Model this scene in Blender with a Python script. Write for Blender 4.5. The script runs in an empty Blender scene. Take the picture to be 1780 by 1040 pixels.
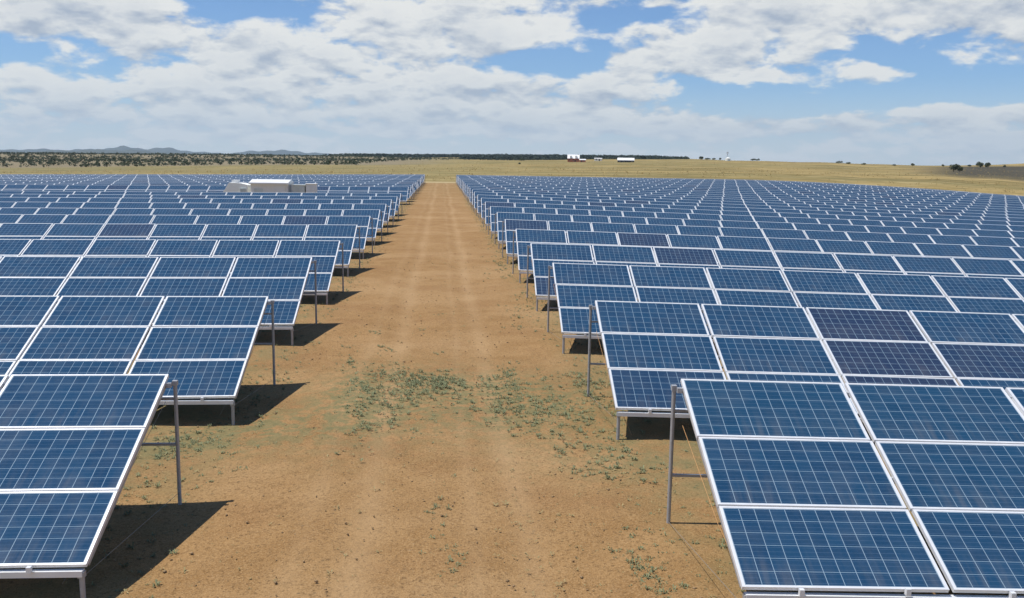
import bpy, math, random
import numpy as np
random.seed(7); rng = np.random.default_rng(11)
SC = bpy.context.scene
COL = SC.collection

# ------------------------------------------------------------------ camera
F, PITCH, YAW, ROLL = 1586.7, 0.14863, 0.07825, 0.015      # focal length in photo pixels (1780 wide)
CAMZ = 2.58903 + 1.7299
def cam_axes():
    fw = np.array([math.sin(YAW)*math.cos(PITCH), math.cos(YAW)*math.cos(PITCH), -math.sin(PITCH)])
    rt = np.array([math.cos(YAW), -math.sin(YAW), 0.0]); up = np.cross(rt, fw)
    return fw, math.cos(ROLL)*rt + math.sin(ROLL)*up, -math.sin(ROLL)*rt + math.cos(ROLL)*up
FW, RT, UP = cam_axes()
cam = bpy.data.cameras.new("camera"); co = bpy.data.objects.new("camera", cam); COL.objects.link(co)
cam.sensor_width = 36; cam.lens = F/1780*36; cam.clip_start = 0.1; cam.clip_end = 90000
from mathutils import Matrix, Vector
M = Matrix(((RT[0], UP[0], -FW[0], 0), (RT[1], UP[1], -FW[1], 0), (RT[2], UP[2], -FW[2], CAMZ), (0, 0, 0, 1)))
co.matrix_world = M
SC.camera = co

# ------------------------------------------------------------------ light
SUN_EL = math.radians(68.0); SUN_DIR = Vector((-1.0, -0.03, 0)).normalized()   # horizontal direction towards the sun
sd = bpy.data.lights.new("sun", 'SUN'); so = bpy.data.objects.new("sun", sd); COL.objects.link(so)
sd.energy = 4.6; sd.angle = math.radians(0.5); sd.color = (1.0, 0.955, 0.89)
to_sun = Vector((SUN_DIR.x*math.cos(SUN_EL), SUN_DIR.y*math.cos(SUN_EL), math.sin(SUN_EL)))
so.rotation_euler = to_sun.to_track_quat('Z', 'Y').to_euler(); so.location = (0, 0, 50)
SC.view_settings.view_transform = 'Standard'; SC.view_settings.look = 'None'
SC.view_settings.exposure = 0.0; SC.view_settings.gamma = 1.0
SC.render.engine = 'CYCLES'

# ------------------------------------------------------------------ node helper
class NT:
    def __init__(s, tree): s.t = tree; s.t.nodes.clear()
    def n(s, typ, _in=None, **kw):
        x = s.t.nodes.new(typ)
        for k, v in kw.items(): setattr(x, k, v)
        for k, v in (_in or {}).items(): s.put(x.inputs[k], v)
        return x
    def put(s, sock, v):
        if hasattr(v, 'is_output'): s.t.links.new(v, sock)
        elif isinstance(v, bpy.types.Node): s.t.links.new(v.outputs[0], sock)
        else: sock.default_value = v
    def m(s, op, a, b=None, c=None, clamp=False):
        x = s.n('ShaderNodeMath', operation=op, use_clamp=clamp)
        s.put(x.inputs[0], a)
        if b is not None: s.put(x.inputs[1], b)
        if c is not None: s.put(x.inputs[2], c)
        return x.outputs[0]
    def mix(s, f, a, b, bt='MIX'):
        x = s.n('ShaderNodeMix', data_type='RGBA', blend_type=bt)
        s.put(x.inputs[0], f)
        for i, v in ((6, a), (7, b)):
            if isinstance(v, tuple) and len(v) == 3: v = v + (1,)
            s.put(x.inputs[i], v)
        return x.outputs[2]
    def ramp(s, f, a, b, lo=0.0, hi=1.0):
        x = s.n('ShaderNodeMapRange', interpolation_type='SMOOTHSTEP')
        for i, v in enumerate((f, a, b, lo, hi)): s.put(x.inputs[i], v)
        return x.outputs[0]
    def noise(s, vec, scale, detail=4, rough=.55, dist=0, dim='3D'):
        x = s.n('ShaderNodeTexNoise', noise_dimensions=dim)
        if vec is not None: s.put(x.inputs['Vector'], vec)
        x.inputs['Scale'].default_value = scale; x.inputs['Detail'].default_value = detail
        x.inputs['Roughness'].default_value = rough; x.inputs['Distortion'].default_value = dist
        return x.outputs[0]
    def xyz(s, vec):
        x = s.n('ShaderNodeSeparateXYZ'); s.put(x.inputs[0], vec); return x.outputs
    def comb(s, a, b, c):
        x = s.n('ShaderNodeCombineXYZ')
        for i, v in enumerate((a, b, c)): s.put(x.inputs[i], v)
        return x.outputs[0]

# ------------------------------------------------------------------ sky
w = bpy.data.worlds.new("World"); SC.world = w; w.use_nodes = True
N = NT(w.node_tree)
dirv = N.n('ShaderNodeTexCoord').outputs['Generated']
dx, dy, dz = N.xyz(dirv)
sky = N.n('ShaderNodeTexSky', sky_type='NISHITA', sun_disc=False)
sky.sun_elevation = SUN_EL; sky.sun_rotation = math.atan2(SUN_DIR.x, SUN_DIR.y) % (2*math.pi)
sky.altitude = 1500; sky.air_density = 1.0; sky.dust_density = 0.6; sky.ozone_density = 1.5
az = N.m('ARCTAN2', dx, dy); el = N.m('ARCSINE', dz)
AX = N.m('MULTIPLY_ADD', az, F, 767.0)                     # azimuth and elevation in handy units
EY = N.m('MULTIPLY', el, F)
zc = N.m('MAXIMUM', dz, 0.0)
inv = N.m('DIVIDE', 1.0, N.m('ADD', zc, 0.20))
def scaled(v, k):
    x = N.n('ShaderNodeVectorMath', operation='SCALE'); N.put(x.inputs[0], v); x.inputs['Scale'].default_value = k
    return x.outputs[0]
def addv(v, t):
    x = N.n('ShaderNodeVectorMath', operation='ADD'); N.put(x.inputs[0], v); x.inputs[1].default_value = t
    return x.outputs[0]
hor = N.m('SQRT', N.m('ADD', N.m('MULTIPLY', dx, dx), N.m('MULTIPLY', dy, dy)))
# clear gaps negative, heaped clouds positive: (azimuth, elevation, half widths, amount)
blobs = [(425, 258, 66, 46, -.52), (10, 262, 60, 18, -.36), (40, 160, 80, 18, -.36), (965, 172, 72, 24, -.42), (1090, 240, 70, 13, -.34), (1040, 205, 60, 16, -.25),
         (1250, 112, 110, 24, -.38), (1400, 98, 110, 18, -.32), (1640, 128, 190, 20, -.40), (1500, 170, 70, 16, -.22), (885, 155, 40, 18, -.20), (590, 190, 50, 16, -.10),
         (190, 226, 185, 36, .34), (700, 235, 210, 50, .22), (470, 175, 150, 24, .16), (1170, 180, 170, 36, .22), (1500, 250, 330, 36, .28),
         (350, 105, 380, 45, .14), (1100, 108, 130, 16, .14), (760, 120, 240, 36, .16), (1490, 145, 50, 24, .24), (1745, 172, 60, 22, .26), (1600, 84, 260, 15, .24), (1000, 76, 200, 20, .16), (1290, 62, 260, 14, .16)]
def field(dzoff):
    """cloud density in the direction of the sky, or a little above it"""
    z_ = N.m('ADD', zc, dzoff); i_ = N.m('DIVIDE', 1.0, N.m('ADD', z_, .34))
    q_ = addv(N.comb(N.m('MULTIPLY', dx, i_), N.m('MULTIPLY', dy, i_), 0.0), (3.7, 1.3, 0))
    big = N.noise(q_, 3.0, 3, .5); fine = N.noise(q_, 8.4, 9, .56, .15)
    return N.m('ADD', N.m('MULTIPLY', big, .40), N.m('MULTIPLY', fine, .66))
bias = None; heap = None
for (bx, by, sx, sy, amt) in blobs:
    u = N.m('DIVIDE', N.m('SUBTRACT', AX, float(bx)), float(sx)); v = N.m('DIVIDE', N.m('SUBTRACT', EY, float(by)), float(sy))
    r2 = N.m('ADD', N.m('MULTIPLY', u, u), N.m('MULTIPLY', v, v))
    g = N.m('MULTIPLY', N.m('EXPONENT', N.m('MULTIPLY', r2, -.8)), float(amt))
    bias = g if bias is None else N.m('ADD', bias, g)
    if amt > 0:                                             # sunlit tops and shaded flat bases of the heaped clouds
        h_ = N.m('MULTIPLY', g, v); heap = h_ if heap is None else N.m('ADD', heap, h_)
d0 = field(0.0); d1 = field(.006); d2 = field(.016)
high = N.ramp(EY, 300.0, 750.0, 0.0, -0.22)
lowc = N.ramp(EY, 20.0, 125.0, 0.035, 0.012)
base_ = N.m('ADD', N.m('MULTIPLY', bias, .62), N.m('ADD', high, lowc))
tot = N.m('SUBTRACT', N.m('ADD', d0, base_), .045)
mask = N.ramp(tot, .45, .56)
lit = N.m('MULTIPLY_ADD', N.m('SUBTRACT', d0, d1), 3.2, N.m('MULTIPLY_ADD', N.m('SUBTRACT', d0, d2), 3.6, N.m('MULTIPLY_ADD', heap, 2.2, .82)), clamp=True)
thick = N.ramp(tot, .56, .80)
shade = N.m('SUBTRACT', lit, N.m('MULTIPLY', thick, .30), clamp=True)
ccol = N.mix(shade, (.43, .49, .58), (.90, .895, .85))
skyc = N.mix(1.0, sky.outputs[0], (0.078, 0.098, 0.122), 'MULTIPLY')
hz = N.ramp(EY, -20.0, 150.0, .85, 0.0)
blend = N.mix(N.m('MULTIPLY', mask, .94), skyc, ccol)
blend = N.mix(hz, blend, (.78, .835, .86))
bg = N.n('ShaderNodeBackground', {'Color': blend, 'Strength': 1.0})
N.n('ShaderNodeOutputWorld', {'Surface': bg.outputs[0]})

# ------------------------------------------------------------------ object helpers
def link(name, me, mats, parent=None):
    o = bpy.data.objects.new(name, me); COL.objects.link(o)
    for m_ in (mats if isinstance(mats, (list, tuple)) else [mats]):
        if m_ and m_.name not in [x.name for x in me.materials if x]: me.materials.append(m_)
    if parent: o.parent = parent
    return o
class MB:
    """collects boxes, tubes and prisms into one mesh"""
    def __init__(s): s.v = []; s.f = []; s.mi = []
    def poly(s, vs, fs, mi=0):
        b = len(s.v); s.v += [tuple(map(float, p)) for p in vs]; s.f += [[b+i for i in f] for f in fs]; s.mi += [mi]*len(fs); return s
    def box(s, x0, x1, y0, y1, z0, z1, mi=0, bevel=0.0):
        vs = [(x, y, z) for z in (z0, z1) for y in (y0, y1) for x in (x0, x1)]
        return s.poly(vs, [(0, 2, 3, 1), (4, 5, 7, 6), (0, 1, 5, 4), (2, 6, 7, 3), (0, 4, 6, 2), (1, 3, 7, 5)], mi)
    def bar(s, a, b, wd, ht, mi=0):
        a = Vector(a); b = Vector(b); d = (b-a).normalized()
        ref = Vector((0, 0, 1)) if abs(d.z) < .95 else Vector((0, 1, 0))
        r = d.cross(ref).normalized(); u = r.cross(d).normalized(); vs = []
        for p in (a, b):
            for (i, j) in ((-1, -1), (1, -1), (1, 1), (-1, 1)): vs.append(p + r*i*wd/2 + u*j*ht/2)
        return s.poly(vs, [(0, 1, 2, 3), (7, 6, 5, 4), (0, 4, 5, 1), (1, 5, 6, 2), (2, 6, 7, 3), (3, 7, 4, 0)], mi)
    def tube(s, pts, rad, n=8, mi=0, cap=True):
        pts = [Vector(p) for p in pts]; rad = rad if isinstance(rad, (list, tuple)) else [rad]*len(pts); vs = []
        for i, p in enumerate(pts):
            d = (pts[min(i+1, len(pts)-1)] - pts[max(i-1, 0)]).normalized()
            ref = Vector((0, 0, 1)) if abs(d.z) < .9 else Vector((0, 1, 0))
            r = d.cross(ref).normalized(); u = r.cross(d).normalized()
            for k in range(n):
                a = 2*math.pi*k/n; vs.append(p + (r*math.cos(a) + u*math.sin(a))*rad[i])
        fs = [(i*n+k, i*n+(k+1) % n, (i+1)*n+(k+1) % n, (i+1)*n+k) for i in range(len(pts)-1) for k in range(n)]
        if cap: fs += [tuple(range(n))[::-1], tuple(range((len(pts)-1)*n, len(pts)*n))]
        return s.poly(vs, fs, mi)
    def mesh(s, name):
        me = bpy.data.meshes.new(name); me.from_pydata(s.v, [], s.f)
        me.polygons.foreach_set('material_index', s.mi); me.update(); return me
    def build(s, name, mats, parent=None): return link(name, s.mesh(name), mats, parent)
def tag(o, label=None, cat=None, group=None, kind=None):
    for k, v in (('label', label), ('category', cat), ('group', group), ('kind', kind)):
        if v: o[k] = v
    return o
def empty(name, loc, rz=0.0, label=None, cat=None, group=None):
    o = bpy.data.objects.new(name, None); COL.objects.link(o); o.location = loc; o.rotation_euler = (0, 0, rz)
    o.empty_display_size = .2
    return tag(o, label, cat, group)
def arrays_mesh(name, V, Fc):
    """fast mesh from numpy: V (n,3), Fc (m,k)"""
    me = bpy.data.meshes.new(name); k = Fc.shape[1]
    me.vertices.add(len(V)); me.vertices.foreach_set('co', V.astype(np.float32).ravel())
    me.loops.add(Fc.size); me.loops.foreach_set('vertex_index', Fc.astype(np.int32).ravel())
    me.polygons.add(len(Fc)); me.polygons.foreach_set('loop_start', np.arange(0, Fc.size, k, dtype=np.int32))
    me.polygons.foreach_set('loop_total', np.full(len(Fc), k, dtype=np.int32))
    me.update(calc_edges=True); me.validate(); return me

# ------------------------------------------------------------------ materials
def newmat(name):
    m_ = bpy.data.materials.new(name); m_.use_nodes = True; T = NT(m_.node_tree); return m_, T
def finish(T, col, rough=.6, metal=0.0, spec=.5, bump=None, bstr=.3, bdist=.02, **kw):
    b = T.n('ShaderNodeBsdfPrincipled')
    if isinstance(col, tuple): col = col + (1,) if len(col) == 3 else col
    T.put(b.inputs['Base Color'], col); T.put(b.inputs['Roughness'], rough); T.put(b.inputs['Metallic'], metal)
    T.put(b.inputs['Specular IOR Level'], spec)
    for k, v in kw.items(): T.put(b.inputs[k.replace('_', ' ')], v)
    if bump is not None:
        bn = T.n('ShaderNodeBump', {'Height': bump, 'Strength': bstr, 'Distance': bdist}); T.put(b.inputs['Normal'], bn.outputs[0])
    T.n('ShaderNodeOutputMaterial', {'Surface': b.outputs[0]})
    return b
def simple(name, col, rough=.6, metal=0.0, var=.12, scale=3.0, spec=.5):
    m_, T = newmat(name); P = T.n('ShaderNodeTexCoord').outputs['Object']
    n_ = T.noise(P, scale, 5, .6); dark = tuple(c*(1-var) for c in col); lite = tuple(min(1, c*(1+var)) for c in col)
    finish(T, T.mix(n_, dark, lite), T.ramp(n_, .3, .7, max(0, rough-.08), min(1, rough+.08)), metal, spec, bump=n_, bstr=.05)
    return m_
M_FRAME = simple("anodised_frame", (.74, .75, .76), .42, .12, .10, 7)
M_BEAM = simple("galvanised_beam", (.80, .81, .81), .45, .15, .08, 6)
M_STEEL = simple("galvanised_post", (.40, .41, .42), .50, .25, .18, 14)
M_WIRE = simple("wire", (.30, .27, .22), .6, .3)
M_CABLE = simple("orange_cable", (.55, .30, .12), .6)
M_WHITE = simple("white_metal", (.80, .80, .78), .45, 0, .06, 1.2)
M_CREAM = simple("pale_wall", (.80, .80, .78), .7, 0, .10, 1.2)
M_GREYW = simple("grey_cabinet", (.62, .66, .63), .6, 0, .12, 1.5)
M_DARK = simple("dark_recess", (.05, .05, .055), .7)
M_RED = simple("red_brown_wall", (.50, .16, .08), .8, 0, .2, .8)
M_CANVAS = simple("pale_canvas", (.86, .87, .82), .8, 0, .15, 1.0)
M_BARK = simple("bark", (.10, .075, .05), .9, 0, .3, 6)
def leafmat(name, a, b):
    m_, T = newmat(name); P = T.n('ShaderNodeNewGeometry'); r = P.outputs['Random Per Island']
    n_ = T.noise(P.outputs['Position'], .8, 3)
    f = T.m('ADD', T.m('MULTIPLY', r, .6), T.m('MULTIPLY', n_, .4))
    finish(T, T.mix(f, a, b), .85, 0, .2); return m_
M_JUN = leafmat("juniper_foliage", (.045, .058, .032), (.105, .125, .070))
M_FAR = leafmat("far_forest_foliage", (.028, .040, .028), (.055, .07, .045))
M_WEED = leafmat("weed_leaves", (.135, .155, .080), (.27, .285, .155))
M_DRYW = leafmat("dry_weeds", (.20, .17, .075), (.42, .34, .17))
M_CLOD = leafmat("clods", (.15, .10, .055), (.42, .28, .15))

def panel_mat(idx):
    m_, T = newmat("polycrystalline_cells"); tc = T.n('ShaderNodeTexCoord'); P = tc.outputs['UV']
    x, y, z = T.xyz(P)                                        # metres across the glass
    info = T.n('ShaderNodeObjectInfo'); geo = T.n('ShaderNodeNewGeometry')
    oc = T.xyz(info.outputs['Color']); rnd = T.m('FRACT', T.m('ADD', oc[0], T.m('MULTIPLY', geo.outputs['Random Per Island'], oc[1])))
    seed_ = info.outputs['Random']
    def line(c, pitch, off, wd):                              # thin line at every multiple of the pitch
        a = T.m('DIVIDE', T.m('SUBTRACT', c, off), pitch)
        fr = T.m('ABSOLUTE', T.m('SUBTRACT', T.m('FRACT', T.m('ADD', a, .5)), .5))
        return T.m('LESS_THAN', fr, wd/pitch/2)
    cw, ch = (1.940-.072)/12, (.992-.056)/6
    gx = line(x, cw, -.9340, .0066); gy = line(y, ch, -.468, .0050)
    bb = line(y, ch/3, -.468 + ch/6, .0024)
    cellx = T.m('FLOOR', T.m('DIVIDE', T.m('ADD', x, .934), cw)); celly = T.m('FLOOR', T.m('DIVIDE', T.m('ADD', y, .468), ch))
    wn = T.n('ShaderNodeTexWhiteNoise', noise_dimensions='3D'); T.put(wn.inputs['Vector'], T.comb(cellx, celly, T.m('MULTIPLY', seed_, 91.0)))
    vor = T.n('ShaderNodeTexVoronoi', voronoi_dimensions='3D'); T.put(vor.inputs['Vector'], T.comb(x, y, T.m('MULTIPLY', seed_, 50.0))); vor.inputs['Scale'].default_value = 55
    c1 = T.mix(T.m('MULTIPLY', wn.outputs[0], 1.0), (.006, .041, .094), (.009, .055, .118))
    c1 = T.mix(T.m('MULTIPLY', T.xyz(vor.outputs['Color'])[0], .35), c1, (.014, .062, .145))
    purple = T.ramp(rnd, .80, .99)
    c1 = T.mix(T.m('MULTIPLY', purple, .75), c1, (.018, .027, .066))
    teal = T.ramp(rnd, .22, .02)
    c1 = T.mix(T.m('MULTIPLY', teal, .4), c1, (.007, .060, .115))
    c1 = T.mix(T.m('MULTIPLY', bb, .6), c1, (.12, .19, .28))
    c1 = T.mix(T.m('MAXIMUM', gx, gy), c1, (.25, .35, .43))
    inside = T.m('MULTIPLY', T.m('LESS_THAN', T.m('ABSOLUTE', x), .937), T.m('LESS_THAN', T.m('ABSOLUTE', y), .4705))
    c1 = T.mix(inside, (.40, .47, .53), c1)
    dust = T.noise(T.comb(T.m('ADD', x, T.m('MULTIPLY', seed_, 30.0)), y, 0.0), 2.2, 5, .6)
    c1 = T.mix(T.ramp(dust, .35, .8, .02, .10), c1, (.30, .28, .25))
    wob = T.noise(T.comb(T.m('ADD', T.m('MULTIPLY', x, .35), T.m('MULTIPLY', rnd, 9.0)), T.m('MULTIPLY', y, 3.0), 0.0), 2.0, 2)
    streak = T.noise(T.comb(T.m('ADD', T.m('MULTIPLY', x, 9.0), T.m('MULTIPLY', rnd, 40.0)), T.m('MULTIPLY', y, .8), 0.0), 1.0, 3)
    c1 = T.mix(T.m('MULTIPLY', T.ramp(y, .1, -.47), T.ramp(streak, .45, .75, 0, .14)), c1, (.32, .29, .25))
    finish(T, c1, T.ramp(dust, .3, .8, .08, .22), 0, .36, bump=wob, bstr=.15, bdist=.01)
    return m_
M_CELL = panel_mat(0)

# ------------------------------------------------------------------ terrain shape
XR, XL, Y1, DROW, HP, TILT, SKEW = 2.85327, 3.28188, 10.5093, 6.34852, 1.7299, 0.44274, -0.02922
NROW = 28
def sstep(a, b, t):
    t = np.clip((t-a)/(b-a), 0, 1); return t*t*(3-2*t)
TX = np.array([-300, 0, 300, 600, 765, 900, 1100, 1200, 1300, 1400, 1500, 1600, 1700, 1800, 2100.])
TR = np.array([230, 420, 700, 1000, 1500, 2500, 4200, 9000, 40000.])
TY = np.array([
 [305, 304, 303, 302.6, 302.6, 303, 305, 307, 310, 315.5, 323, 331, 339, 348, 370],
 [299, 299, 297, 295, 294, 294, 294.5, 294, 296, 299, 303, 305, 311, 318, 330],
 [291, 290.5, 289, 287, 285, 284, 283.5, 283.5, 285, 288.5, 292, 293, 294, 298, 304],
 [280, 280, 280.5, 281, 281, 279.5, 277.5, 277, 280, 282.5, 286, 288, 287, 284, 280],
 [268.5, 268, 270, 273, 278, 279, 279, 278.5, 281.5, 284, 287.5, 289.5, 289, 287, 282],
 [266, 266.3, 269, 271, 271.5, 271.8, 273.5, 277, 284, 288, 291, 293, 292, 290, 286],
 [268, 268, 272, 275, 277, 279, 282, 284, 286, 288, 290, 292, 293, 294, 296],
 [266, 270, 274, 278.5, 281, 283, 286, 287, 289, 290, 292, 293.5, 295, 296.5, 300],
 [266, 270, 274, 278.5, 281, 283, 286, 287, 289, 290, 292, 293.5, 295, 296.5, 300]])
def yhor(px): return 280.5 + .01505*(px-767.8)
def zfield(x, y):
    x = np.asarray(x, float); y = np.asarray(y, float)
    fade = 1 - sstep(70, 170, y); xr = np.maximum(0, x-XR); xl = np.maximum(0, -x-XL)
    nearR = -.0241*xr; farR = -.0008*np.maximum(0, np.minimum(xr, 140)-52)**2 - .002*xr
    zr = nearR*fade + farR*(1-fade)
    zl = -(.0070*fade + .0140*(1-fade))*xl
    wl = sstep(-XL+2.2, -XL-.2, x)
    dip = np.interp(y, [0, 11, 18, 24, 30], [-.15, -.15, -.09, -.01, 0])
    return np.maximum(zr+zl+wl*dip, -9)
def zter(x, y):
    x = np.asarray(x, float); y = np.asarray(y, float)
    z0 = zfield(x, np.clip(y, 0, 400)); r = np.hypot(x, y); a = np.arctan2(x, np.maximum(y, 1e-3)) - YAW
    px = 890 + F*np.tan(np.clip(a, -1.0, 1.0)); px = np.clip(px, -290, 2090)
    lr = np.log(np.clip(r, 231, 39000)); LR = np.log(TR)
    i = np.clip(np.searchsorted(LR, lr)-1, 0, len(LR)-2); t = (lr-LR[i])/(LR[i+1]-LR[i]); t = t*t*(3-2*t)*.6 + t*.4
    j = np.clip(np.searchsorted(TX, px)-1, 0, len(TX)-2); u = (px-TX[j])/(TX[j+1]-TX[j]); u = u*u*(3-2*u)
    yt = (TY[i, j]*(1-u)+TY[i, j+1]*u)*(1-t) + (TY[i+1, j]*(1-u)+TY[i+1, j+1]*u)*t
    depth = r*np.cos(np.clip(a, -1, 1)) + 1e-6
    zt = CAMZ + depth*(yhor(px)-yt)/F
    zt += 0.35*np.sin(x*.021+1.3)*np.sin(y*.017) * np.clip((r-260)/300, 0, 2)
    b = sstep(200, 300, r)*sstep(0, 200, y)
    return z0*(1-b) + zt*b
def Z(x, y): return float(zter(np.array([x]), np.array([y]))[0])
def G(px, py, z=0.0):
    """point of the level plane z seen at a given place of the view (used only to read distances off the survey)"""
    d = FW + RT*(px-890)/F + UP*(520-py)/F; t = (z-CAMZ)/d[2]; return d[0]*t, d[1]*t
def AT(px, r):
    a = YAW + math.atan((px-890)/F); x, y = r*math.sin(a), r*math.cos(a); return x, y, Z(x, y)

# ------------------------------------------------------------------ ground
def growing(a, step, g, end):
    out = [a]
    while out[-1] < end: step *= g; out.append(out[-1]+step)
    return out
TRL, TRR, TREND = -XL+.15, XR-.15, 197.0
xp = growing(TRR, .38, 1.035, 12000); xn = [-v for v in growing(-TRL, .38, 1.035, 12000)]
xs = np.array(sorted(xn) + list(np.linspace(TRL, TRR, 16)[1:-1]) + xp)
yb = list(np.arange(2, 44, .42)); yf = growing(yb[-1], .42, 1.022, 15500)
k = int(np.argmin(abs(np.array(yf)-TREND))); yf[k] = TREND
ys = np.array([-6000, -2000, -600, -200, -80, -40, -20, -10, -5, -1] + yb + yf[1:])
GX, GY = np.meshgrid(xs, ys); GZ = zter(GX, GY)
near = np.exp(-((GY-25)/60)**2)
GZ = GZ + near*(.018*np.sin(GX*1.9+GY*.3)*np.sin(GY*.83) + .012*np.sin(GX*3.7+1)*np.sin(GY*2.1+GX)) * (GY < 150)
inA = (GX > TRL-.01) & (GX < TRR+.01)
GZ = GZ - np.where(inA & (GY < TREND), .035*(np.exp(-((GX-.9)/.32)**2)+np.exp(-((GX+1.0)/.32)**2)), 0)
nx, ny = len(xs), len(ys)
V = np.stack([GX, GY, GZ], -1).reshape(-1, 3)
I, J = np.meshgrid(np.arange(ny-1), np.arange(nx-1), indexing='ij')
Fq = np.stack([I*nx+J, I*nx+J+1, (I+1)*nx+J+1, (I+1)*nx+J], -1).reshape(-1, 4)
xc = (xs[:-1]+xs[1:])/2; yc = (ys[:-1]+ys[1:])/2
istrack = ((xc[J] > TRL) & (xc[J] < TRR) & (yc[I] < TREND) & (yc[I] > -60)).reshape(-1)

def ground_mat():
    m_, T = newmat("ground_soil_and_grass"); geo = T.n('ShaderNodeNewGeometry'); P = geo.outputs['Position']
    x, y, z = T.xyz(P)
    big = T.noise(P, .22, 4, .6); mid = T.noise(P, 1.3, 5, .65, .4); fine = T.noise(P, 9.0, 6, .7); grain = T.noise(P, 60.0, 3, .7)
    soil = T.mix(T.ramp(mid, .3, .7), (.268, .146, .052), (.350, .205, .084))
    soil = T.mix(T.ramp(big, .42, .68), soil, (.395, .245, .112))
    soil = T.mix(T.ramp(T.noise(P, .5, 3, .5), .5, .72, 0, .6), soil, (.255, .130, .050))
    soil = T.mix(T.ramp(fine, .48, .68, 0, .60), soil, (.185, .105, .042))
    soil = T.mix(T.ramp(grain, .42, .70, 0, .7), soil, (.50, .325, .16))
    soil = T.mix(T.ramp(T.noise(P, 26.0, 4, .7), .5, .68, 0, .75), soil, (.13, .075, .032))
    spk = T.n('ShaderNodeTexVoronoi', voronoi_dimensions='3D'); T.put(spk.inputs['Vector'], P); spk.inputs['Scale'].default_value = 7.0
    sp = T.m('MULTIPLY', T.m('LESS_THAN', spk.outputs['Distance'], .13), T.ramp(T.noise(P, 1.1, 3), .50, .62))
    soil = T.mix(T.m('MULTIPLY', sp, .6), soil, (.11, .085, .05))
    # wheel tracks: paler, compacted strips that wander a little
    wx = T.m('ADD', x, T.m('MULTIPLY', T.m('SUBTRACT', T.noise(T.comb(0.0, y, 0.0), .05, 2), .5), .9))
    def strip(c, wdt): return T.m('EXPONENT', T.m('MULTIPLY', T.m('POWER', T.m('ABSOLUTE', T.m('DIVIDE', T.m('SUBTRACT', wx, c), wdt)), 2.0), -1.0))
    tr = T.m('ADD', T.m('ADD', strip(.95, .20), strip(-.95, .22)), T.m('MULTIPLY', T.m('ADD', strip(.35, .10), strip(-1.65, .14)), .5), clamp=True)
    soil = T.mix(T.m('MULTIPLY', tr, T.ramp(big, .3, .65, .22, .52)), soil, (.45, .295, .15))
    # low greenish growth between and under the rows
    off = T.m('ADD', T.ramp(x, XR-.9, XR+1.6), T.ramp(x, -XL+.7, -XL-1.6), clamp=True)
    gfar = T.ramp(y, 60.0, 175.0, 0, .35)
    gn = T.ramp(T.noise(P, .8, 5, .65), .38, .60)
    green = T.m('MULTIPLY', T.m('ADD', T.m('MULTIPLY', off, .95), gfar, clamp=True), gn)
    for (cx, cy, rx, ry, a) in ((*G(700, 690), 2.1, 2.5, .9), (*G(930, 700), 1.6, 2.1, 1.0), (*G(620, 690), .6, 2.2, .8), (*G(1080, 800), 1.0, 1.3, .6), (*G(400, 740), 1.6, 1.2, 1.0)):
        u = T.m('DIVIDE', T.m('SUBTRACT', x, cx), rx); v = T.m('DIVIDE', T.m('SUBTRACT', y, cy), ry)
        g = T.m('EXPONENT', T.m('MULTIPLY', T.m('ADD', T.m('MULTIPLY', u, u), T.m('MULTIPLY', v, v)), -1.0))
        green = T.m('ADD', green, T.m('MULTIPLY', T.m('MULTIPLY', g, a), T.ramp(T.noise(P, 3.6, 5, .7), .40, .58)), clamp=True)
    weed = T.mix(T.ramp(fine, .35, .65), (.125, .148, .070), (.225, .205, .095))
    soil = T.mix(T.m('MULTIPLY', green, .70), soil, weed)
    # dry grassland beyond the last row
    r = T.m('SQRT', T.m('ADD', T.m('MULTIPLY', x, x), T.m('MULTIPLY', y, y)))
    S = T.comb(T.m('MULTIPLY', x, .35), y, z)
    g1 = T.noise(S, .035, 6, .65, .6); g2 = T.noise(S, .010, 4, .6, .5); g3 = T.noise(S, .28, 4, .7); g4 = T.noise(T.comb(T.m('MULTIPLY', x, .5), y, z), .09, 6, .7, .4)
    gshape = g4
    grass = T.mix(T.ramp(g1, .36, .64), (.165, .130, .045), (.400, .290, .115))
    grass = T.mix(T.ramp(g2, .42, .60, 0, .6), grass, (.215, .185, .075))
    grass = T.mix(T.ramp(g3, .5, .75, 0, .5), grass, (.50, .41, .21))
    grass = T.mix(T.ramp(gshape, .50, .64, 0, .65), grass, (.135, .115, .045))
    grass = T.mix(T.ramp(gshape, .47, .36, 0, .5), grass, (.50, .38, .18))
    left = T.ramp(x, 60.0, -90.0, 0, .45)
    grass = T.mix(left, grass, (.200, .185, .085))
    ysk = T.m('SUBTRACT', y, T.m('MULTIPLY', x, SKEW))
    gm = T.ramp(T.m('ADD', ysk, T.m('MULTIPLY', T.m('SUBTRACT', mid, .5), 6.0)), 194.0, 199.0)
    per = T.m('MULTIPLY', T.ramp(ysk, 184.5, 187.0), T.ramp(ysk, 200.0, 195.0))
    soil = T.mix(T.m('MULTIPLY', per, .85), soil, (.44, .35, .19))
    col = T.mix(gm, soil, grass)
    wood = T.m('MULTIPLY', T.ramp(r, 640.0, 760.0), T.ramp(T.m('DIVIDE', x, y), .03, -.06))
    col = T.mix(T.m('MULTIPLY', wood, .85), col, (.235, .195, .125))
    # darker ground colour on the slope at the far right
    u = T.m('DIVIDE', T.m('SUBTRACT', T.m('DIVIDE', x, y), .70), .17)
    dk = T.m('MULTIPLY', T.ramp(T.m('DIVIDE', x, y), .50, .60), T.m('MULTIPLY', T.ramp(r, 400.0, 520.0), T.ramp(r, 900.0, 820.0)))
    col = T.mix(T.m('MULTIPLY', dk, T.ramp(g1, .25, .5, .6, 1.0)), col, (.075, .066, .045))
    hgt = T.m('ADD', T.m('ADD', T.m('MULTIPLY', mid, .5), T.m('MULTIPLY', fine, .35)), T.m('MULTIPLY', grain, .12))
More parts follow.
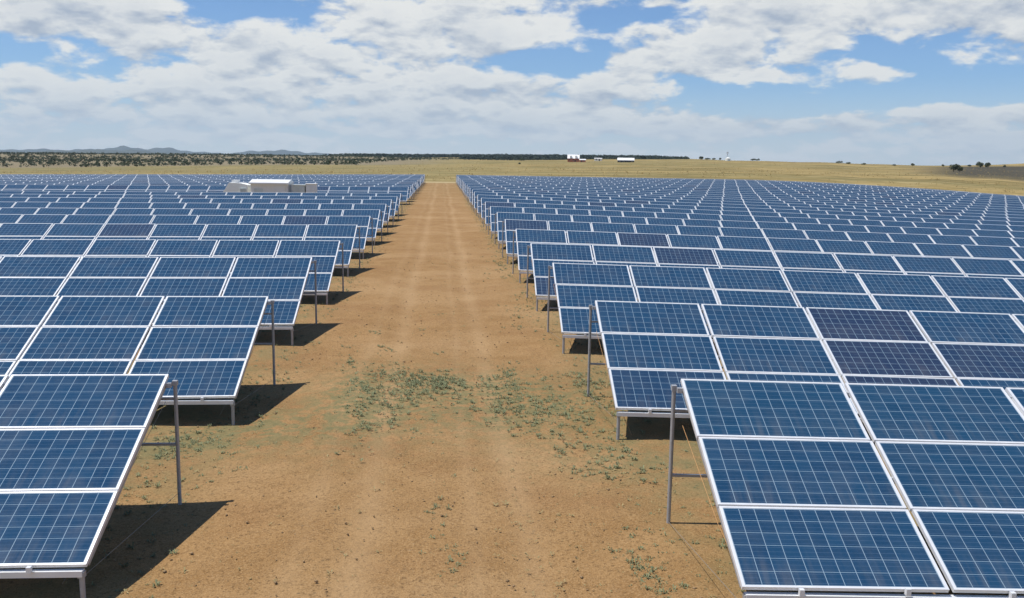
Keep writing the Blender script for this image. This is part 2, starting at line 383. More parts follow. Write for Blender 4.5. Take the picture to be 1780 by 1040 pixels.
    finish(T, col, .95, 0, .12, bump=hgt, bstr=.9, bdist=.09)
    return m_
M_GROUND = ground_mat()
def sub_mesh(name, sel):
    f = Fq[sel]; used = np.unique(f); remap = np.zeros(len(V), int); remap[used] = np.arange(len(used))
    me = arrays_mesh(name, V[used], remap[f]); me.polygons.foreach_set('use_smooth', [True]*len(me.polygons)); return me
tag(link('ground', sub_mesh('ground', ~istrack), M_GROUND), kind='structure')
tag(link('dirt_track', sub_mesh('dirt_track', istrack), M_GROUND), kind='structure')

# ------------------------------------------------------------------ solar panel rows
PW, PH, PP, TT = 1.940, .992, 1.985, 1.010        # panel width and height, column pitch, tier pitch
FB, FH, FT = .030, .022, .042                                # frame border and thickness
def frame_into(mb, mi=0, ox=0, oy=0):
    x0, x1, y0, y1 = ox-PW/2, ox+PW/2, oy-PH/2, oy+PH/2; b = FB
    mb.box(x0, x1, y1-FH, y1, -FT, 0, mi); mb.box(x0, x1, y0, y0+FH, -FT, 0, mi)
    mb.box(x0, x0+b, y0+FH, y1-FH, -FT, 0, mi); mb.box(x1-b, x1, y0+FH, y1-FH, -FT, 0, mi)
def glass_into(mb, mi=0, ox=0, oy=0):
    b = FB-.0005
    mb.box(ox-PW/2+b, ox+PW/2-b, oy-PH/2+FH-.0005, oy+PH/2-FH+.0005, -.030, -.004, mi)
def set_uv(me, centres=None):
    uv = me.uv_layers.new(name='UVMap'); n = len(me.loops)
    vi = np.zeros(n, np.int32); me.loops.foreach_get('vertex_index', vi)
    c = np.zeros(len(me.vertices)*3, np.float32); me.vertices.foreach_get('co', c); c = c.reshape(-1, 3)[vi][:, :2]
    if centres is not None: c = c - centres[vi]
    uv.data.foreach_set('uv', c.astype(np.float32).ravel())
mb = MB(); glass_into(mb); ME_GLASS = mb.mesh('solar_panel_glass'); ME_GLASS.materials.append(M_CELL); set_uv(ME_GLASS)
mb = MB(); frame_into(mb); ME_FRAME = mb.mesh('panel_frame'); ME_FRAME.materials.append(M_FRAME)
mb = MB(); glass_into(mb, 0); frame_into(mb, 1); ME_PANEL = mb.mesh('solar_panel_whole'); ME_PANEL.materials.append(M_CELL); ME_PANEL.materials.append(M_FRAME); set_uv(ME_PANEL)
def post_mesh(name, h, rad):
    m2 = MB(); m2.tube([(0, 0, -.35), (0, 0, h)], rad, 10); m2.box(-.030, .030, -.034, .034, h-.05, h+.012); me = m2.mesh(name); me.materials.append(M_STEEL); return me
SLOPE = 3*TT
ZF = HP - SLOPE*math.sin(TILT)                      # height of the low edge
ME_REAR = post_mesh('rear_post', HP-.10, .025); ME_FRONT = post_mesh('front_post', ZF-.09, .027)
mr = MB(); mr.bar((0, -.10, HP-.13), (0, -SLOPE*math.cos(TILT)+.12, ZF-.04), .05, .07); ME_RAFT = mr.mesh('rafter'); ME_RAFT.materials.append(M_STEEL)
mb = MB().box(-.022, .022, -.045, .0, -.03, .035); ME_CLIP = mb.mesh('panel_clip'); ME_CLIP.materials.append(M_BEAM)
def childcopy(name, me, parent, loc=(0, 0, 0), rot=(0, 0, 0)):
    o = bpy.data.objects.new(name, me); COL.objects.link(o); o.parent = parent; o.location = loc; o.rotation_euler = rot; return o
OFFS = {(1, 1): (-.042, .089, -.043), (1, 2): (-.257, .088, -.045), (1, 3): (-.064, .075, -.049), (1, 4): (-.339, .041, -.025), (1, 5): (-.39, .041, 0), (1, 6): (-.5, .02, 0),
        (-1, 1): (1.009, .015, -.14), (-1, 2): (.915, .04, -.045), (-1, 3): (.909, .058, -.075), (-1, 4): (.697, -.031, -.016), (-1, 5): (.972, .025, -.051)}
ORD = ['nearest', 'second', 'third', 'fourth', 'fifth', 'sixth', 'seventh', 'eighth', 'ninth', 'tenth', 'eleventh', 'twelfth', 'thirteenth', 'fourteenth', 'fifteenth', 'sixteenth',
       'seventeenth', 'eighteenth', 'nineteenth', 'twentieth', 'twenty-first', 'twenty-second', 'twenty-third', 'twenty-fourth', 'twenty-fifth', 'twenty-sixth', 'twenty-seventh', 'farthest']
EXTRA = {(1, 1): 'deep blue panels, its end cut by the right frame edge', (-1, 1): 'long shadow by its end posts'}
def pitch_px(y): return F*PP/(y+1.0)
def build_row(s, n, count_word):
    dyo, dzo, dxo = OFFS.get((s, n), ((-.3 if s > 0 else .9)*(28-n)/23.0, random.uniform(-.03, .03), random.uniform(-.04, .04)))
    off = XR if s > 0 else XL
    x0 = s*off + dxo; y0 = Y1 + (n-1)*DROW + SKEW*s*off + dyo
    pp = pitch_px(y0); xpx = 767.8 + F*x0/y0
    ncol = int(((1780-xpx) if s > 0 else xpx)/pp*1.06) + 4
    side = 'right' if s > 0 else 'left'
    word = count_word
    if word == 'nearest': lab = 'nearest row of tilted blue solar panels, %s of the dirt track' % side
    elif word == 'farthest': lab = 'farthest row of solar panels, against the dry grass, %s of the track' % side
    else: lab = '%s solar panel row from the camera, %s of the dirt track' % (word, side)
    root = empty('solar_array', (x0, y0, 0), SKEW, lab, 'solar array', 'rows of solar panels %s of the dirt track' % side)
    ca, sa = math.cos(SKEW), math.sin(SKEW)
    def gz(col, back=0.0):                                    # ground height under the row, relative to root
        dxl = s*col*PP; return float(zfield(x0+dxl*ca+back*sa, y0+dxl*sa-back*ca))
    def top(col): return HP + gz(col) + dzo
    # panels
    cells = []
    for t in range(3):
        for c in range(ncol):
            seen = (t == 0) or (n <= 4) or c < 2
            cells.append((0 if seen else 1, t, c))
    cells.sort(); singles = cells[:100]; rest = cells[100:]
    slope_r = math.atan2(gz(min(ncol, 12))-gz(0), min(ncol, 12)*PP)
    def place(t, c):
        e = (t+.5)*TT; lx = s*(c+.5)*PP
        zc_ = (top(c)+top(c+1))/2
        return lx, -e*math.cos(TILT), zc_ - e*math.sin(TILT), math.atan2(top(c+1)-top(c), PP)*s
    def tint(t, c):
        if (s, n, c) == (1, 2, 2): return .97
        if (s, n, c) in ((1, 2, 0), (1, 2, 1)): return .70 + .12*(t == 2) + .06*(c == 0)
        if (s, n) == (1, 1): return random.uniform(.08, .22)
        if (s, n, c) == (1, 5, 2): return .95
        if s < 0 and n <= 3: return random.uniform(.28, .80)
        return random.choice((.84, .93)) if random.random() < .07 else random.uniform(.15, .80)
    for (_, t, c) in singles:
        lx, ly, lz, sl = place(t, c); jit = random.gauss(0, .0022)
        rot = (TILT + random.gauss(0, .0035), -sl + jit, 0)
        loc = (lx + random.gauss(0, .002), ly, lz + random.gauss(0, .002))
        if n <= 6:
            p = childcopy('solar_panel', ME_GLASS, root, loc, rot); childcopy('frame', ME_FRAME, p); p.color = (tint(t, c), 0, 0, 1)
        else: childcopy('solar_panel', ME_PANEL, root, loc, rot).color = (tint(t, c), 0, 0, 1)
    if rest:
        base = MB(); glass_into(base, 0); frame_into(base, 1); bv = np.array(base.v); bf = base.f; allv = []; allf = []; mi = []; cen = []
        for (_, t, c) in rest:
            lx, ly, lz, sl = place(t, c); R = Matrix.Rotation(TILT, 3, 'X') @ Matrix.Rotation(-sl, 3, 'Y')
            b0 = len(allv)*len(bv); allv.append(bv @ np.array(R).T + (lx, ly, lz)); allf += [[b0+i for i in f] for f in bf]; mi += base.mi; cen.append(bv[:, :2])
        me = bpy.data.meshes.new('panel_run'); me.from_pydata(np.concatenate(allv).tolist(), [], allf); me.polygons.foreach_set('material_index', mi)
        me.materials.append(M_CELL); me.materials.append(M_FRAME)
        uvv = np.concatenate(cen); uv = me.uv_layers.new(name='UVMap'); vi = np.zeros(len(me.loops), np.int32); me.loops.foreach_get('vertex_index', vi)
        uv.data.foreach_set('uv', uvv[vi].astype(np.float32).ravel()); me.update()
        o = link('solar_panel', me, None, root); o['kind'] = 'stuff'; o.color = (.3, .6, 0, 1)
    # long beams following the ground
    step = 3; cs = list(range(0, ncol, step)) + [ncol]
    def beam(name, back, dz_, wd, ht, mat, inset=.06, frac=None):
        b2 = MB()
        for a, b_ in zip(cs[:-1], cs[1:]):
            xa = s*(a*PP + (inset if a == 0 else 0)); xb = s*b_*PP
            za = top(a) if frac is None else gz(a); zb = top(b_) if frac is None else gz(b_)
            b2.bar((xa, -back, za+dz_), (xb, -back, zb+dz_), wd, ht)
        return b2.build(name, mat, root)
    ce, se = math.cos(TILT), math.sin(TILT)
    beam('lower_beam', SLOPE*ce-.02, -SLOPE*se-.098, .07, .062, M_BEAM, .05)
    beam('upper_beam', .12, -.12, .05, .06, M_STEEL, -.04)
    beam('middle_beam', SLOPE*ce*.5, -SLOPE*se*.5-.08, .05, .06, M_STEEL, .05)
    if n <= 14:
        beam('cross_rail', .0, .62 if s > 0 else .82, .032, .032, M_STEEL, -.05, frac=1)
        beam('cross_rail', .0, 1.42, .030, .030, M_STEEL, -.05, frac=1)
    pc = [0] + [c for c in range(2, ncol+1, 2 if n <= 10 else 4)]
    for c in pc:
        o_ = -.05 if c == 0 else 0.0
        lx = s*(c*PP + o_)
        childcopy('rear_post', ME_REAR, root, (lx, 0.0, gz(c)+dzo))
        childcopy('front_post', ME_FRONT, root, (s*(c*PP + (.07 if c == 0 else 0)), -SLOPE*ce+.03, gz(c, SLOPE*ce)+dzo))
        childcopy('rafter', ME_RAFT, root, (s*(c*PP + (.06 if c == 0 else 0)), 0, gz(c)+dzo))
    if n <= 5:
        fr = (s*.05, -SLOPE*ce+.05, ZF-.12+gz(0)); rb = (s*-.05, 0, .03)
        MB().tube([rb, fr], .0028, 6).build('bracing_wire', M_WIRE, root)
        MB().tube([(s*.06, -.05, 1.25), (s*.12, -SLOPE*ce*.55, .62), (s*.30, -SLOPE*ce+.1, .05)], .003, 6).build('bracing_wire', M_CABLE if s > 0 else M_WIRE, root)
    if n <= 3:
        for c in range(min(ncol, 6)):
            for fx in (.28, .78):
                childcopy('panel_clip', ME_CLIP, root, (s*(c+fx)*PP, -SLOPE*ce+.0, top(c)-SLOPE*se-.045))
    return root
lefts = [n for n in range(1, NROW+1) if n not in (12, 13)]
def word(i, total): return 'farthest' if i == total-1 else ORD[i]
for i, n in enumerate(range(1, NROW+1)): build_row(1, n, word(i, NROW))
for i, n in enumerate(lefts): build_row(-1, n, word(i, len(lefts)))

# ------------------------------------------------------------------ inverter station in the lane between left rows
def yaw_at(px): return YAW + math.atan((px-890)/F)
LY = Y1 + 11.75*DROW + 1.6
def lane_x(px): return LY*math.tan(yaw_at(px))
sc = LY/F/math.cos(.1)
def station():
    x0, x1 = lane_x(441), lane_x(504); y = LY; z = float(zfield((x0+x1)/2, y)); H = 2.50
    r = empty('inverter_cabin', ((x0+x1)/2, y, z), SKEW, 'white-roofed grey inverter cabin standing among the left panel rows', 'cabin')
    wv = (x1-x0)/2
    m2 = MB(); m2.box(-wv, wv, -1.2, 1.2, 0, H-.38)
    for k in range(14):
        xx = -wv + (k+.5)*2*wv/14; m2.box(xx-.03, xx+.03, -1.225, -1.199, .1, H-.5)
    m2.build('wall', M_CREAM, r)
    m3 = MB(); m3.poly([(-wv-.12, -1.45, H-.40), (wv+.12, -1.45, H-.40), (wv+.12, 1.45, H-.40), (-wv-.12, 1.45, H-.40), (-wv-.12, -1.45, H-.26), (wv+.12, -1.45, H-.26), (wv+.12, 0, H+.02), (-wv-.12, 0, H+.02), (-wv-.12, 1.45, H-.26), (wv+.12, 1.45, H-.26)],
                       [(0, 3, 2, 1), (0, 1, 5, 4), (4, 5, 6, 7), (7, 6, 9, 8), (3, 8, 9, 2), (0, 4, 7, 8, 3), (1, 2, 9, 6, 5)]); m3.build('roof', M_WHITE, r)
    d = MB().box(wv-1.15, wv-.2, -1.26, -1.22, .05, 2.0).build('door', M_WHITE, r); MB().box(wv-.35, wv-.28, -1.30, -1.26, .95, 1.1).build('handle', M_DARK, d)
    MB().box(-wv+.3, -wv+1.1, -1.26, -1.22, 1.1, 1.7).build('louvre', M_GREYW, r)
    # pale unit with a sheet-like sloped top, to the left
    xa, xb = lane_x(386), lane_x(435); r = empty('covered_transformer', ((xa+xb)/2, y, z), SKEW, 'pale sloping-topped transformer box left of the white-roofed cabin', 'transformer')
    h = (xb-xa)/2
    MB().poly([(-h, -1, 0), (h, -1, 0), (h, 1, 0), (-h, 1, 0), (-h*.95, -1, .9), (-h*.30, -1, 2.2), (h*.55, -1, 2.15), (h, -1, 2.0), (-h*.95, 1, .9), (-h*.30, 1, 2.2), (h*.55, 1, 2.15), (h, 1, 2.0)],
              [(0, 3, 2, 1), (0, 1, 7, 6, 5, 4), (3, 8, 9, 10, 11, 2), (4, 5, 9, 8), (5, 6, 10, 9), (6, 7, 11, 10), (0, 4, 8, 3), (1, 2, 11, 7)]).build('housing', M_CANVAS, r)
    m4 = MB()
    for k in range(7): m4.box(h*.5+k*h*.06, h*.5+k*h*.06+.05, -1.14, -1.0, .4, 1.7)
    m4.build('cooling_fins', M_GREYW, r)
    MB().box(-h*.2, h*.2, -.5, .5, 2.19, 2.42).build('lid', M_WHITE, r)
    # grey cabinets to the right
    for (pa, pb, hh, mt, lab) in ((510, 531, 2.0, M_GREYW, 'greenish grey switch cabinet right of the white-roofed cabin'), (533, 549, 2.12, M_CREAM, 'light grey switch cabinet at the right end of the inverter group')):
        xa, xb = lane_x(pa), lane_x(pb); h = (xb-xa)/2
        r = empty('switch_cabinet', ((xa+xb)/2, y, z), SKEW, lab, 'cabinet', 'switch cabinets beside the cabin')
        MB().box(-h, h, -.6, .6, .1, hh).box(-h-.03, h+.03, -.65, .65, 0, .1).build('body', mt, r)
        MB().box(-h-.06, h+.06, -.68, .68, hh, hh+.07).build('roof', mt, r)
        for sx in (-1, 1):
            d = MB().box(sx*h*.5-h*.45, sx*h*.5+h*.45, -.63, -.603, .2, hh-.15).build('door', mt, r)
            MB().box(-sx*-.05*1-.02, -sx*-.05*1+.02, -.66, -.63, 1.0, 1.2).build('handle', M_DARK, d)
station()

# ------------------------------------------------------------------ far buildings on the grassland
def gable(name, mat, parent, x0, x1, y0, y1, z0, z1, over=.4, ridge_x=True):
    a, b, c, d = x0-over, x1+over, y0-over, y1+over; t = .18
    if ridge_x: ym = (y0+y1)/2; top = [(a, ym, z1), (b, ym, z1)]; sec = lambda dz: [(a, c, z0+dz), (b, c, z0+dz), (b, d, z0+dz), (a, d, z0+dz), (a, ym, z1+dz), (b, ym, z1+dz)]
    else: return MB().poly([(a, c, z0), (b, c, z0), (b, d, z0), (a, d, z0), ((a+b)/2, c, z1), ((a+b)/2, d, z1)], [(0, 3, 2, 1), (0, 1, 4), (3, 5, 2), (0, 4, 5, 3), (1, 2, 5, 4)]).build(name, mat, parent)
    v = sec(0); return MB().poly(v, [(0, 3, 2, 1), (0, 1, 5, 4), (2, 3, 4, 5), (0, 4, 3), (1, 2, 5)]).build(name, mat, parent)
def far_building(px0, px1, r, hw, hr, wallm, roofm, name, label, dep=6.0, wins=3, doorx=.3, over=.25):
    hr *= .9; hw *= .95
    pm = (px0+px1)/2; x, y, z = AT(pm, r); wd = (px1-px0)/F*r/2
    e = empty(name, (x, y, z-.1), -yaw_at(pm), label, 'building')
    wl = MB().box(-wd, wd, -dep/2, dep/2, 0, hw).build('wall', wallm, e)
    gable('roof', roofm, e, -wd, wd, -dep/2, dep/2, hw, hr, over)
    d = MB().box(doorx*wd-.5, doorx*wd+.5, -dep/2-.05, -dep/2-.003, 0, min(2.1, hw-.2)).build('door', M_DARK, e)
    MB().box(doorx*wd+.3, doorx*wd+.4, -dep/2-.1, -dep/2-.05, 1, 1.15).build('handle', M_WHITE, d)
    for k in range(wins):
        xx = -wd + (k+.5)*2*wd/wins
        if abs(xx-doorx*wd) < 1.2: continue
        f_ = MB().box(xx-.6, xx+.6, -dep/2-.06, -dep/2-.003, hw*.45, hw*.45+.9).build('window', M_DARK, e)
        MB().box(xx-.7, xx+.7, -dep/2-.1, -dep/2-.06, hw*.45-.1, hw*.45).build('sill', M_WHITE, f_)
    return e
e = far_building(982, 1002, 850, 3.4, 7.6, M_RED, M_WHITE, 'farmhouse', 'tall white-roofed house with red-brown base on the horizon grass', 8.0)
for sx in (-1, 1):
    MB().box(sx*2.4-.9, sx*2.4+.9, -4.4, -2.2, 3.6, 5.6).build('dormer', M_WHITE, e)
far_building(1002.5, 1013, 835, 2.1, 3.3, M_RED, M_WHITE, 'shed', 'low white-roofed red shed right of the tall farmhouse', 5.0, 2, -.3)
far_building(1028, 1041, 900, 2.6, 3.4, M_CANVAS, M_WHITE, 'mobile_home', 'small pale hut between the farmhouse and the long white roof', 5.0, 2)
far_building(1068, 1096, 800, 1.9, 4.4, M_DARK, M_WHITE, 'open_barn', 'long low white-roofed barn, rightmost of the horizon buildings group', 9.0, 4)
x, y, z = AT(1257, 880)
e = empty('water_tank', (x, y, z), 0, 'tiny pale water tank on the crest under the wind pump', 'tank')
MB().tube([(0, 0, 0), (0, 0, 2.2), (0, 0, 2.25), (0, 0, 3.3)], [2.4, 2.4, 2.5, .2], 18).build('tank', M_CANVAS, e)
x, y, z = AT(1256, 900)
e = empty('wind_pump', (x, y, z), 0, 'thin wind pump standing on the grass crest', 'wind pump')
tw = MB()
for (a, b) in ((-1, -1), (1, -1), (1, 1), (-1, 1)): tw.bar((a*.9, b*.9, 0), (a*.12, b*.12, 7.0), .10, .10)
for hgt in (1.8, 3.6, 5.4):
    k = .9 - hgt/7*.78
    for (a, b, c, d) in ((-1, -1, 1, -1), (1, -1, 1, 1), (1, 1, -1, 1), (-1, 1, -1, -1)): tw.bar((a*k, b*k, hgt), (c*k, d*k, hgt), .06, .06)
tw.build('tower', M_STEEL, e)
wh = MB()
for k in range(12):
    a = 2*math.pi*k/12; u = (math.cos(a), math.sin(a)); v = (math.cos(a+.3), math.sin(a+.3))
    wh.poly([(u[0]*.25, -.3, 7.2+u[1]*.25), (u[0]*1.1, -.3, 7.2+u[1]*1.1), (v[0]*1.1, -.22, 7.2+v[1]*1.1), (v[0]*.25, -.22, 7.2+v[1]*.25)], [(0, 1, 2, 3)])
wh.build('wheel', M_STEEL, e)
MB().box(-.02, .02, .2, 1.6, 6.95, 7.5).build('tail_vane', M_STEEL, e)

# ------------------------------------------------------------------ trees
def crown_arrays(nl, cx, cy, cz, rx, rz, size, seedv):
    g = np.random.default_rng(seedv)
    lobes = g.normal(size=(6, 3))*.42; lobes[:, 2] = np.abs(lobes[:, 2])*.7 - .12
    li = g.integers(0, 6, nl); d = g.normal(size=(nl, 3)); d /= np.linalg.norm(d, axis=1)[:, None]; rr = g.random(nl)**.4*.62
    p = lobes[li] + d*rr[:, None]; p = p*np.array([rx, rx, rz]) + np.array([cx, cy, cz])
    a = g.normal(size=(nl, 3)); a /= np.linalg.norm(a, axis=1)[:, None]; b = np.cross(a, g.normal(size=(nl, 3))); b /= np.linalg.norm(b, axis=1)[:, None]
    sz = size*(.6+.8*g.random(nl))[:, None]
    Vv = np.stack([p-a*sz, p+b*sz*.8, p+a*sz, p-b*sz*.8], 1).reshape(-1, 3)
    return Vv, np.arange(nl*4).reshape(-1, 4)
def tree(px, r, w_, h_, label, name='juniper_tree', cat='tree', sink=0.0, seedv=1):
    x, y, z = AT(px, r)
    e = empty(name, (x, y, z-sink), random.uniform(0, 6), label, cat, 'scattered trees and bushes along the far grassland')
    w_ *= .8; h_ *= .86
    t = MB(); t.tube([(0, 0, -.3), (.1, 0, h_*.3), (.05, .1, h_*.6), (0, 0, h_*.85)], [.07*h_*.6, .05*h_*.6, .03*h_*.6, .01*h_], 7)
    for k in range(5):
        a = k*1.26; t.tube([(0, 0, h_*(.22+.08*k)), (math.cos(a)*w_*.3, math.sin(a)*w_*.3, h_*(.4+.09*k))], [.03*h_*.5, .008*h_], 5)
    t.build('trunk', M_BARK, e)
    Vv, Ff = crown_arrays(750, 0, 0, h_*.52, w_*.55, h_*.50, .055*h_+.05, seedv)
    link('crown', arrays_mesh('crown', Vv, Ff), M_JUN, e)
TREES = [(1646, 560, 5.6, 5.2, 'largest round juniper, standing lower than the others right of centre'), (1657, 556, 2.4, 3.4, 'narrow bush touching the largest juniper on its right'),
 (1691, 760, 5.6, 5.4, 'taller of the paired junipers on the right skyline'), (1704, 765, 3.6, 4.6, 'narrower of the paired junipers on the right skyline'),
 (1732, 790, 2.8, 2.6, 'low dark bush right of the paired skyline junipers'), (1575, 880, 3.6, 3.2, 'lone round bush on the bare crest left of the largest juniper'),
 (1627, 840, 2.4, 2.6, 'small pale bush on the knoll just left of the largest juniper'), (1672, 840, 2.4, 2.0, 'tiny bush between largest juniper and the pair'),
 (1448, 900, 5.0, 2.9, 'left bush of the dark cluster on the mid crest'), (1465, 905, 5.6, 2.7, 'right bush of the dark cluster on the mid crest'),
 (1491, 900, 5.0, 2.4, 'wide low bush right of the dark crest cluster'), (1543, 880, 4.6, 1.8, 'flat faint bush left of the lone round bush'),
 (1300, 900, 6.0, 2.6, 'low grey-green bush right of the wind pump'), (1308, 905, 3.4, 2.4, 'bush at the right end of the grey-green clump'),
 (1211, 900, 3.6, 4.6, 'upright bush at the right end of the dark ridge'), (1222, 905, 4.6, 2.6, 'low bush right of the upright ridge-end bush'),
 (1233, 905, 4.2, 2.5, 'dark bush midway between ridge end and wind pump'), (1244, 905, 2.8, 2.8, 'small bush just left of the wind pump'),
 (902, 900, 6.5, 3.4, 'dark bush on the grass before the ridge, left of the farmhouse'), (899, 640, 1.8, 1.6, 'small brown bush in the grass beyond the track')]
for i, (px, r, w_, h_, lab) in enumerate(TREES):
    tree(px, r, w_, h_, lab, 'bush' if 'bush' in lab else 'juniper_tree', 'bush' if 'bush' in lab else 'tree', seedv=100+i)

def forest(name, n, sampler, wmin, wmax, asp, leaves, mat, label, cat, lf=.34):
    VV = []; FF = []; b = 0; k = 0; tries = 0
    lib = [crown_arrays(leaves, 0, 0, 0, 1, 1, lf, 500+i)[0] for i in range(10)]
    P = sampler(n)
    zz = zter(P[:, 0], P[:, 1])
    for i in range(len(P)):
        w_ = random.uniform(wmin, wmax); h_ = w_*random.uniform(*asp); v = lib[i % 10]; a = random.uniform(0, 6.28); c, s_ = math.cos(a), math.sin(a)
        R = np.array([[c, -s_, 0], [s_, c, 0], [0, 0, 1]]); v = (v @ R.T)*np.array([w_*.5, w_*.5, h_*.5]) + np.array([P[i, 0], P[i, 1], zz[i]+h_*.42])
        VV.append(v); FF.append(np.arange(len(v)).reshape(-1, 4)+b); b += len(v)
    return tag(link(name, arrays_mesh(name, np.concatenate(VV), np.concatenate(FF)), mat), label, cat, kind='stuff')
def wood_left(n):
    out = []
    while len(out) < n:
        px = random.uniform(-150, 800); r = math.exp(random.uniform(math.log(640), math.log(2300)))
        edge = 690 + 40*math.sin(px*.02) + 25*math.sin(px*.07)
        if px > 620: edge += (px-620)*5
        if r < edge: continue
        if random.random() > (.40 if r < 900 else 1): continue
        a = YAW + math.atan((px-890)/F); out.append((r*math.sin(a), r*math.cos(a)))
    return np.array(out)
forest('juniper_woodland', 4200, wood_left, 1.8, 4.6, (.7, 1.0), 20, M_JUN, 'scattered dark junipers covering the pale hillside at left', 'woodland')
def wood_ridge(n):
    out = []
    while len(out) < n:
        px = random.uniform(560, 1188); r = random.uniform(1500 if px > 800 else 1900, 2900)
        if px < 700 and random.random() > (px-560)/140: continue
        a = YAW + math.atan((px-890)/F); out.append((r*math.sin(a), r*math.cos(a)))
    return np.array(out)
forest('far_forest', 5200, wood_ridge, 6, 10, (.55, .8), 22, M_FAR, 'dark band of forest along the ridge beyond the track end', 'forest', .36)

# ------------------------------------------------------------------ far mountains
def mountains():
    m_, T = newmat("mountain_rock"); P = T.n('ShaderNodeNewGeometry').outputs['Position']
    finish(T, T.mix(T.noise(P, .0012, 6), (.07, .085, .07), (.14, .145, .12)), .95, 0, .1)
    def rng_(name, R0, dpt, prof, sd):
        g = np.random.default_rng(sd); pxs = np.arange(prof[0][0], prof[-1][0]+1, 6.0); hs = np.interp(pxs, [p[0] for p in prof], [p[1] for p in prof])
        ph = g.random(8)*6.28
        hs = hs*(1 + .10*np.sin(pxs*.09+ph[0]) + .07*np.sin(pxs*.23+ph[1]) + .05*np.sin(pxs*.05+ph[2]))
        rr = np.linspace(-1, 1, 15); vv = []
        for j, t in enumerate(rr):
            r = R0 + t*dpt; sh = max(0, 1-abs(t)**1.4)
            wob = 1 + .25*np.sin(pxs*.11+t*5+ph[3])*(1-sh) + .15*np.sin(pxs*.31+t*9+ph[4])*(1-sh)
            a = YAW + np.arctan((pxs-890)/F); x = r*np.sin(a); y = r*np.cos(a)
            zz = -60 + (hs*.56/F*R0+60+8)*sh*wob
            vv.append(np.stack([x, y, zz], -1))
        Vv = np.concatenate(vv); n_ = len(pxs); I2, J2 = np.meshgrid(np.arange(14), np.arange(n_-1), indexing='ij')
        Ff = np.stack([I2*n_+J2, I2*n_+J2+1, (I2+1)*n_+J2+1, (I2+1)*n_+J2], -1).reshape(-1, 4)
        me = arrays_mesh(name, Vv, Ff); me.polygons.foreach_set('use_smooth', [True]*len(me.polygons)); tag(link(name, me, m_), kind='structure')
    rng_('mountains', 14000, 1500, [(-260, 2), (-150, 8), (-20, 10), (40, 14), (110, 16), (170, 17), (215, 26), (300, 23), (350, 15), (410, 14), (440, 19), (475, 26), (520, 22), (560, 17), (600, 9), (640, 3), (690, 0)], 3)
    rng_('hills', 9000, 900, [(-260, 2), (-100, 6), (60, 8), (150, 15), (185, 17), (215, 16), (260, 16), (330, 9), (420, 3), (460, 0)], 5)
    rng_('hills', 12000, 900, [(1640, 0), (1690, 8), (1740, 13), (1790, 12), (1900, 14), (2050, 2)], 8)
mountains()

# ------------------------------------------------------------------ ground cover
def tufts(name, pts, rmin, rmax, mat, label, cat, leaves=7, flat=.55):
    g = np.random.default_rng(len(pts)); n = len(pts); pts = np.array(pts)
    z = zter(pts[:, 0], pts[:, 1]); R = rmin + (rmax-rmin)*g.random(n)**2
    a = g.random((n, leaves))*6.283; tl = R[:, None]*(.5+.6*g.random((n, leaves))); h = tl*flat*(.3+g.random((n, leaves)))
    cx = pts[:, 0, None]; cy = pts[:, 1, None]; cz = z[:, None] - .012 + 0*a; wv = tl*.15
    ux, uy = np.cos(a), np.sin(a); vx, vy = -uy, ux
    ox, oy = ux*tl*.15, uy*tl*.15
    p0 = np.stack([cx+ox-vx*wv*.3, cy+oy-vy*wv*.3, cz], -1); p1 = np.stack([cx+ox+ux*tl*.6-vx*wv, cy+oy+uy*tl*.6-vy*wv, cz+h], -1)
    p2 = np.stack([cx+ox+ux*tl, cy+oy+uy*tl, cz+h*.7], -1); p3 = np.stack([cx+ox+ux*tl*.6+vx*wv, cy+oy+uy*tl*.6+vy*wv, cz+h], -1)
    Vv = np.stack([p0, p1, p2, p3], 2).reshape(-1, 3); Ff = np.arange(len(Vv)).reshape(-1, 4)
    return tag(link(name, arrays_mesh(name, Vv, Ff), mat), label, cat, kind='stuff')
def gpatch(cx, cy, sx, sy, n): return [(random.gauss(cx, sx), random.gauss(cy, sy)) for _ in range(n)]
def clumpy(px, py, wpx, hpx, n):
    out = []
    for _ in range(max(3, n//4)):
        a, b = px+random.gauss(0, wpx*1.15), py+random.gauss(0, hpx*1.15); b = max(b, 330); X, Y = G(a, b)
        for _ in range(random.choice((2, 4, 8))): out.append((X+random.gauss(0, .09), Y+random.gauss(0, .15)))
    return out
W = []
W += clumpy(625, 690, 16, 28, 330) + clumpy(700, 690, 46, 30, 340) + clumpy(735, 662, 30, 7, 260) + clumpy(765, 665, 35, 12, 160) + clumpy(885, 668, 22, 12, 260) + clumpy(925, 705, 35, 18, 480) + clumpy(1000, 722, 40, 18, 240)
W += clumpy(1010, 660, 25, 12, 110) + clumpy(1035, 800, 30, 20, 90) + clumpy(1140, 970, 30, 30, 140) + clumpy(770, 900, 14, 60, 60) + clumpy(350, 760, 55, 14, 260) + clumpy(640, 600, 60, 30, 60)
W += clumpy(870, 440, 14, 25, 200) + clumpy(905, 520, 14, 30, 160)
DR = []
for s in (-1, 1):
    for n in range(1, 17):
        xe = s*(XR if s > 0 else XL); y0 = Y1+(n-1)*DROW
        for _ in range(520):
            X = xe + s*abs(random.gauss(0, 1.6)) - s*random.random()*.5; Y = y0 - random.uniform(-1.2, 5.2)
            (W if random.random() < .5 else DR).append((X, Y))
for _ in range(1100):
    Y = random.uniform(6, 45); DR.append((random.uniform(-XL, XR), Y))
for _ in range(260): DR.append((random.uniform(.8, XR), random.uniform(6.5, 13)))
W = [p for p in W if p[1] > 4]; DR = [p for p in DR if p[1] > 4]
tufts('ground_weeds', W, .020, .060, M_WEED, 'grey-green weeds growing in patches across the dirt track', 'weeds', 17, .95)
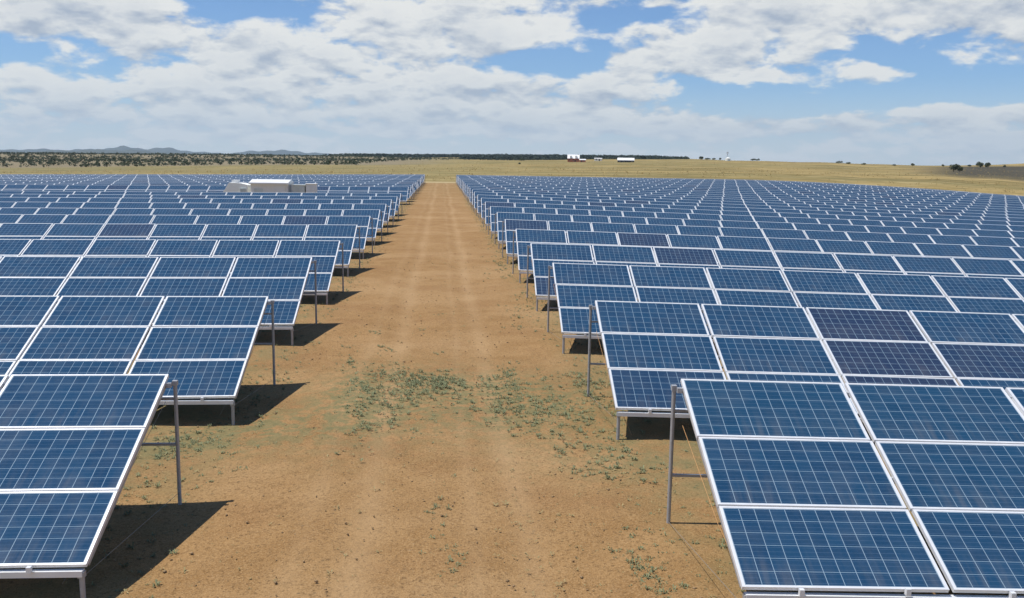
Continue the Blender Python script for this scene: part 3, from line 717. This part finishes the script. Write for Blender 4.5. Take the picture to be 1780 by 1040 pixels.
tufts('dry_weed_tufts', DR, .02, .065, M_DRYW, 'dry tufts and stubble scattered over the bare soil', 'weeds', 6, .6)
M_DRYG = leafmat("dry_grass_blades", (.22, .17, .065), (.50, .39, .18))
FG = []
for _ in range(11000):
    px = random.uniform(-60, 1840); rr_ = math.exp(random.uniform(math.log(202), math.log(1000)))
    a = YAW + math.atan((px-890)/F); X, Y = rr_*math.sin(a), rr_*math.cos(a)
    if Y - SKEW*X > 196 and (math.sin(X*.05+1)*math.sin(Y*.06) + random.uniform(-.6, .6)) > -.1: FG.append((X, Y))
tufts('dry_grass', FG, .25, .75, M_DRYG, 'dry golden bunch grass on the plain beyond the last rows', 'grass', 7, .8)
def clods(n):
    g = np.random.default_rng(5); Y = 5 + 45*g.random(n)**1.5; X = -7 + 14*g.random(n); sz = .005 + .019*g.random(n)**4
    base = np.array([(1, 0, 0), (-1, 0, 0), (0, 1, 0), (0, -1, 0), (0, 0, .8), (0, 0, -.8)], float)
    fb = np.array([(0, 2, 4), (2, 1, 4), (1, 3, 4), (3, 0, 4), (2, 0, 5), (1, 2, 5), (3, 1, 5), (0, 3, 5)])
    j = 1 + .35*g.normal(size=(n, 6, 1)); Vv = base[None]*j*sz[:, None, None] + np.stack([X, Y, zter(X, Y)+sz*.2], -1)[:, None, :]
    Ff = (fb[None] + (np.arange(n)*6)[:, None, None]).reshape(-1, 3)
    tag(link('loose_stones', arrays_mesh('loose_stones', Vv.reshape(-1, 3), Ff), M_CLOD), 'small stones and clods strewn over the dirt', 'stones', kind='stuff')
clods(9000)

# ------------------------------------------------------------------ haze
HZ = MB().box(-13500, 13500, -6500, 16500, -420, 620)
hm = bpy.data.materials.new("haze_air"); hm.use_nodes = True; T = NT(hm.node_tree)
pv = T.n('ShaderNodeVolumePrincipled'); pv.inputs['Color'].default_value = (.60, .81, 1.0, 1); pv.inputs['Density'].default_value = 4.6e-5; pv.inputs['Anisotropy'].default_value = 0.1
T.n('ShaderNodeOutputMaterial', {'Volume': pv.outputs[0]})
tag(HZ.build('haze', hm), 'thin blue haze over the plain', 'haze', kind='stuff')
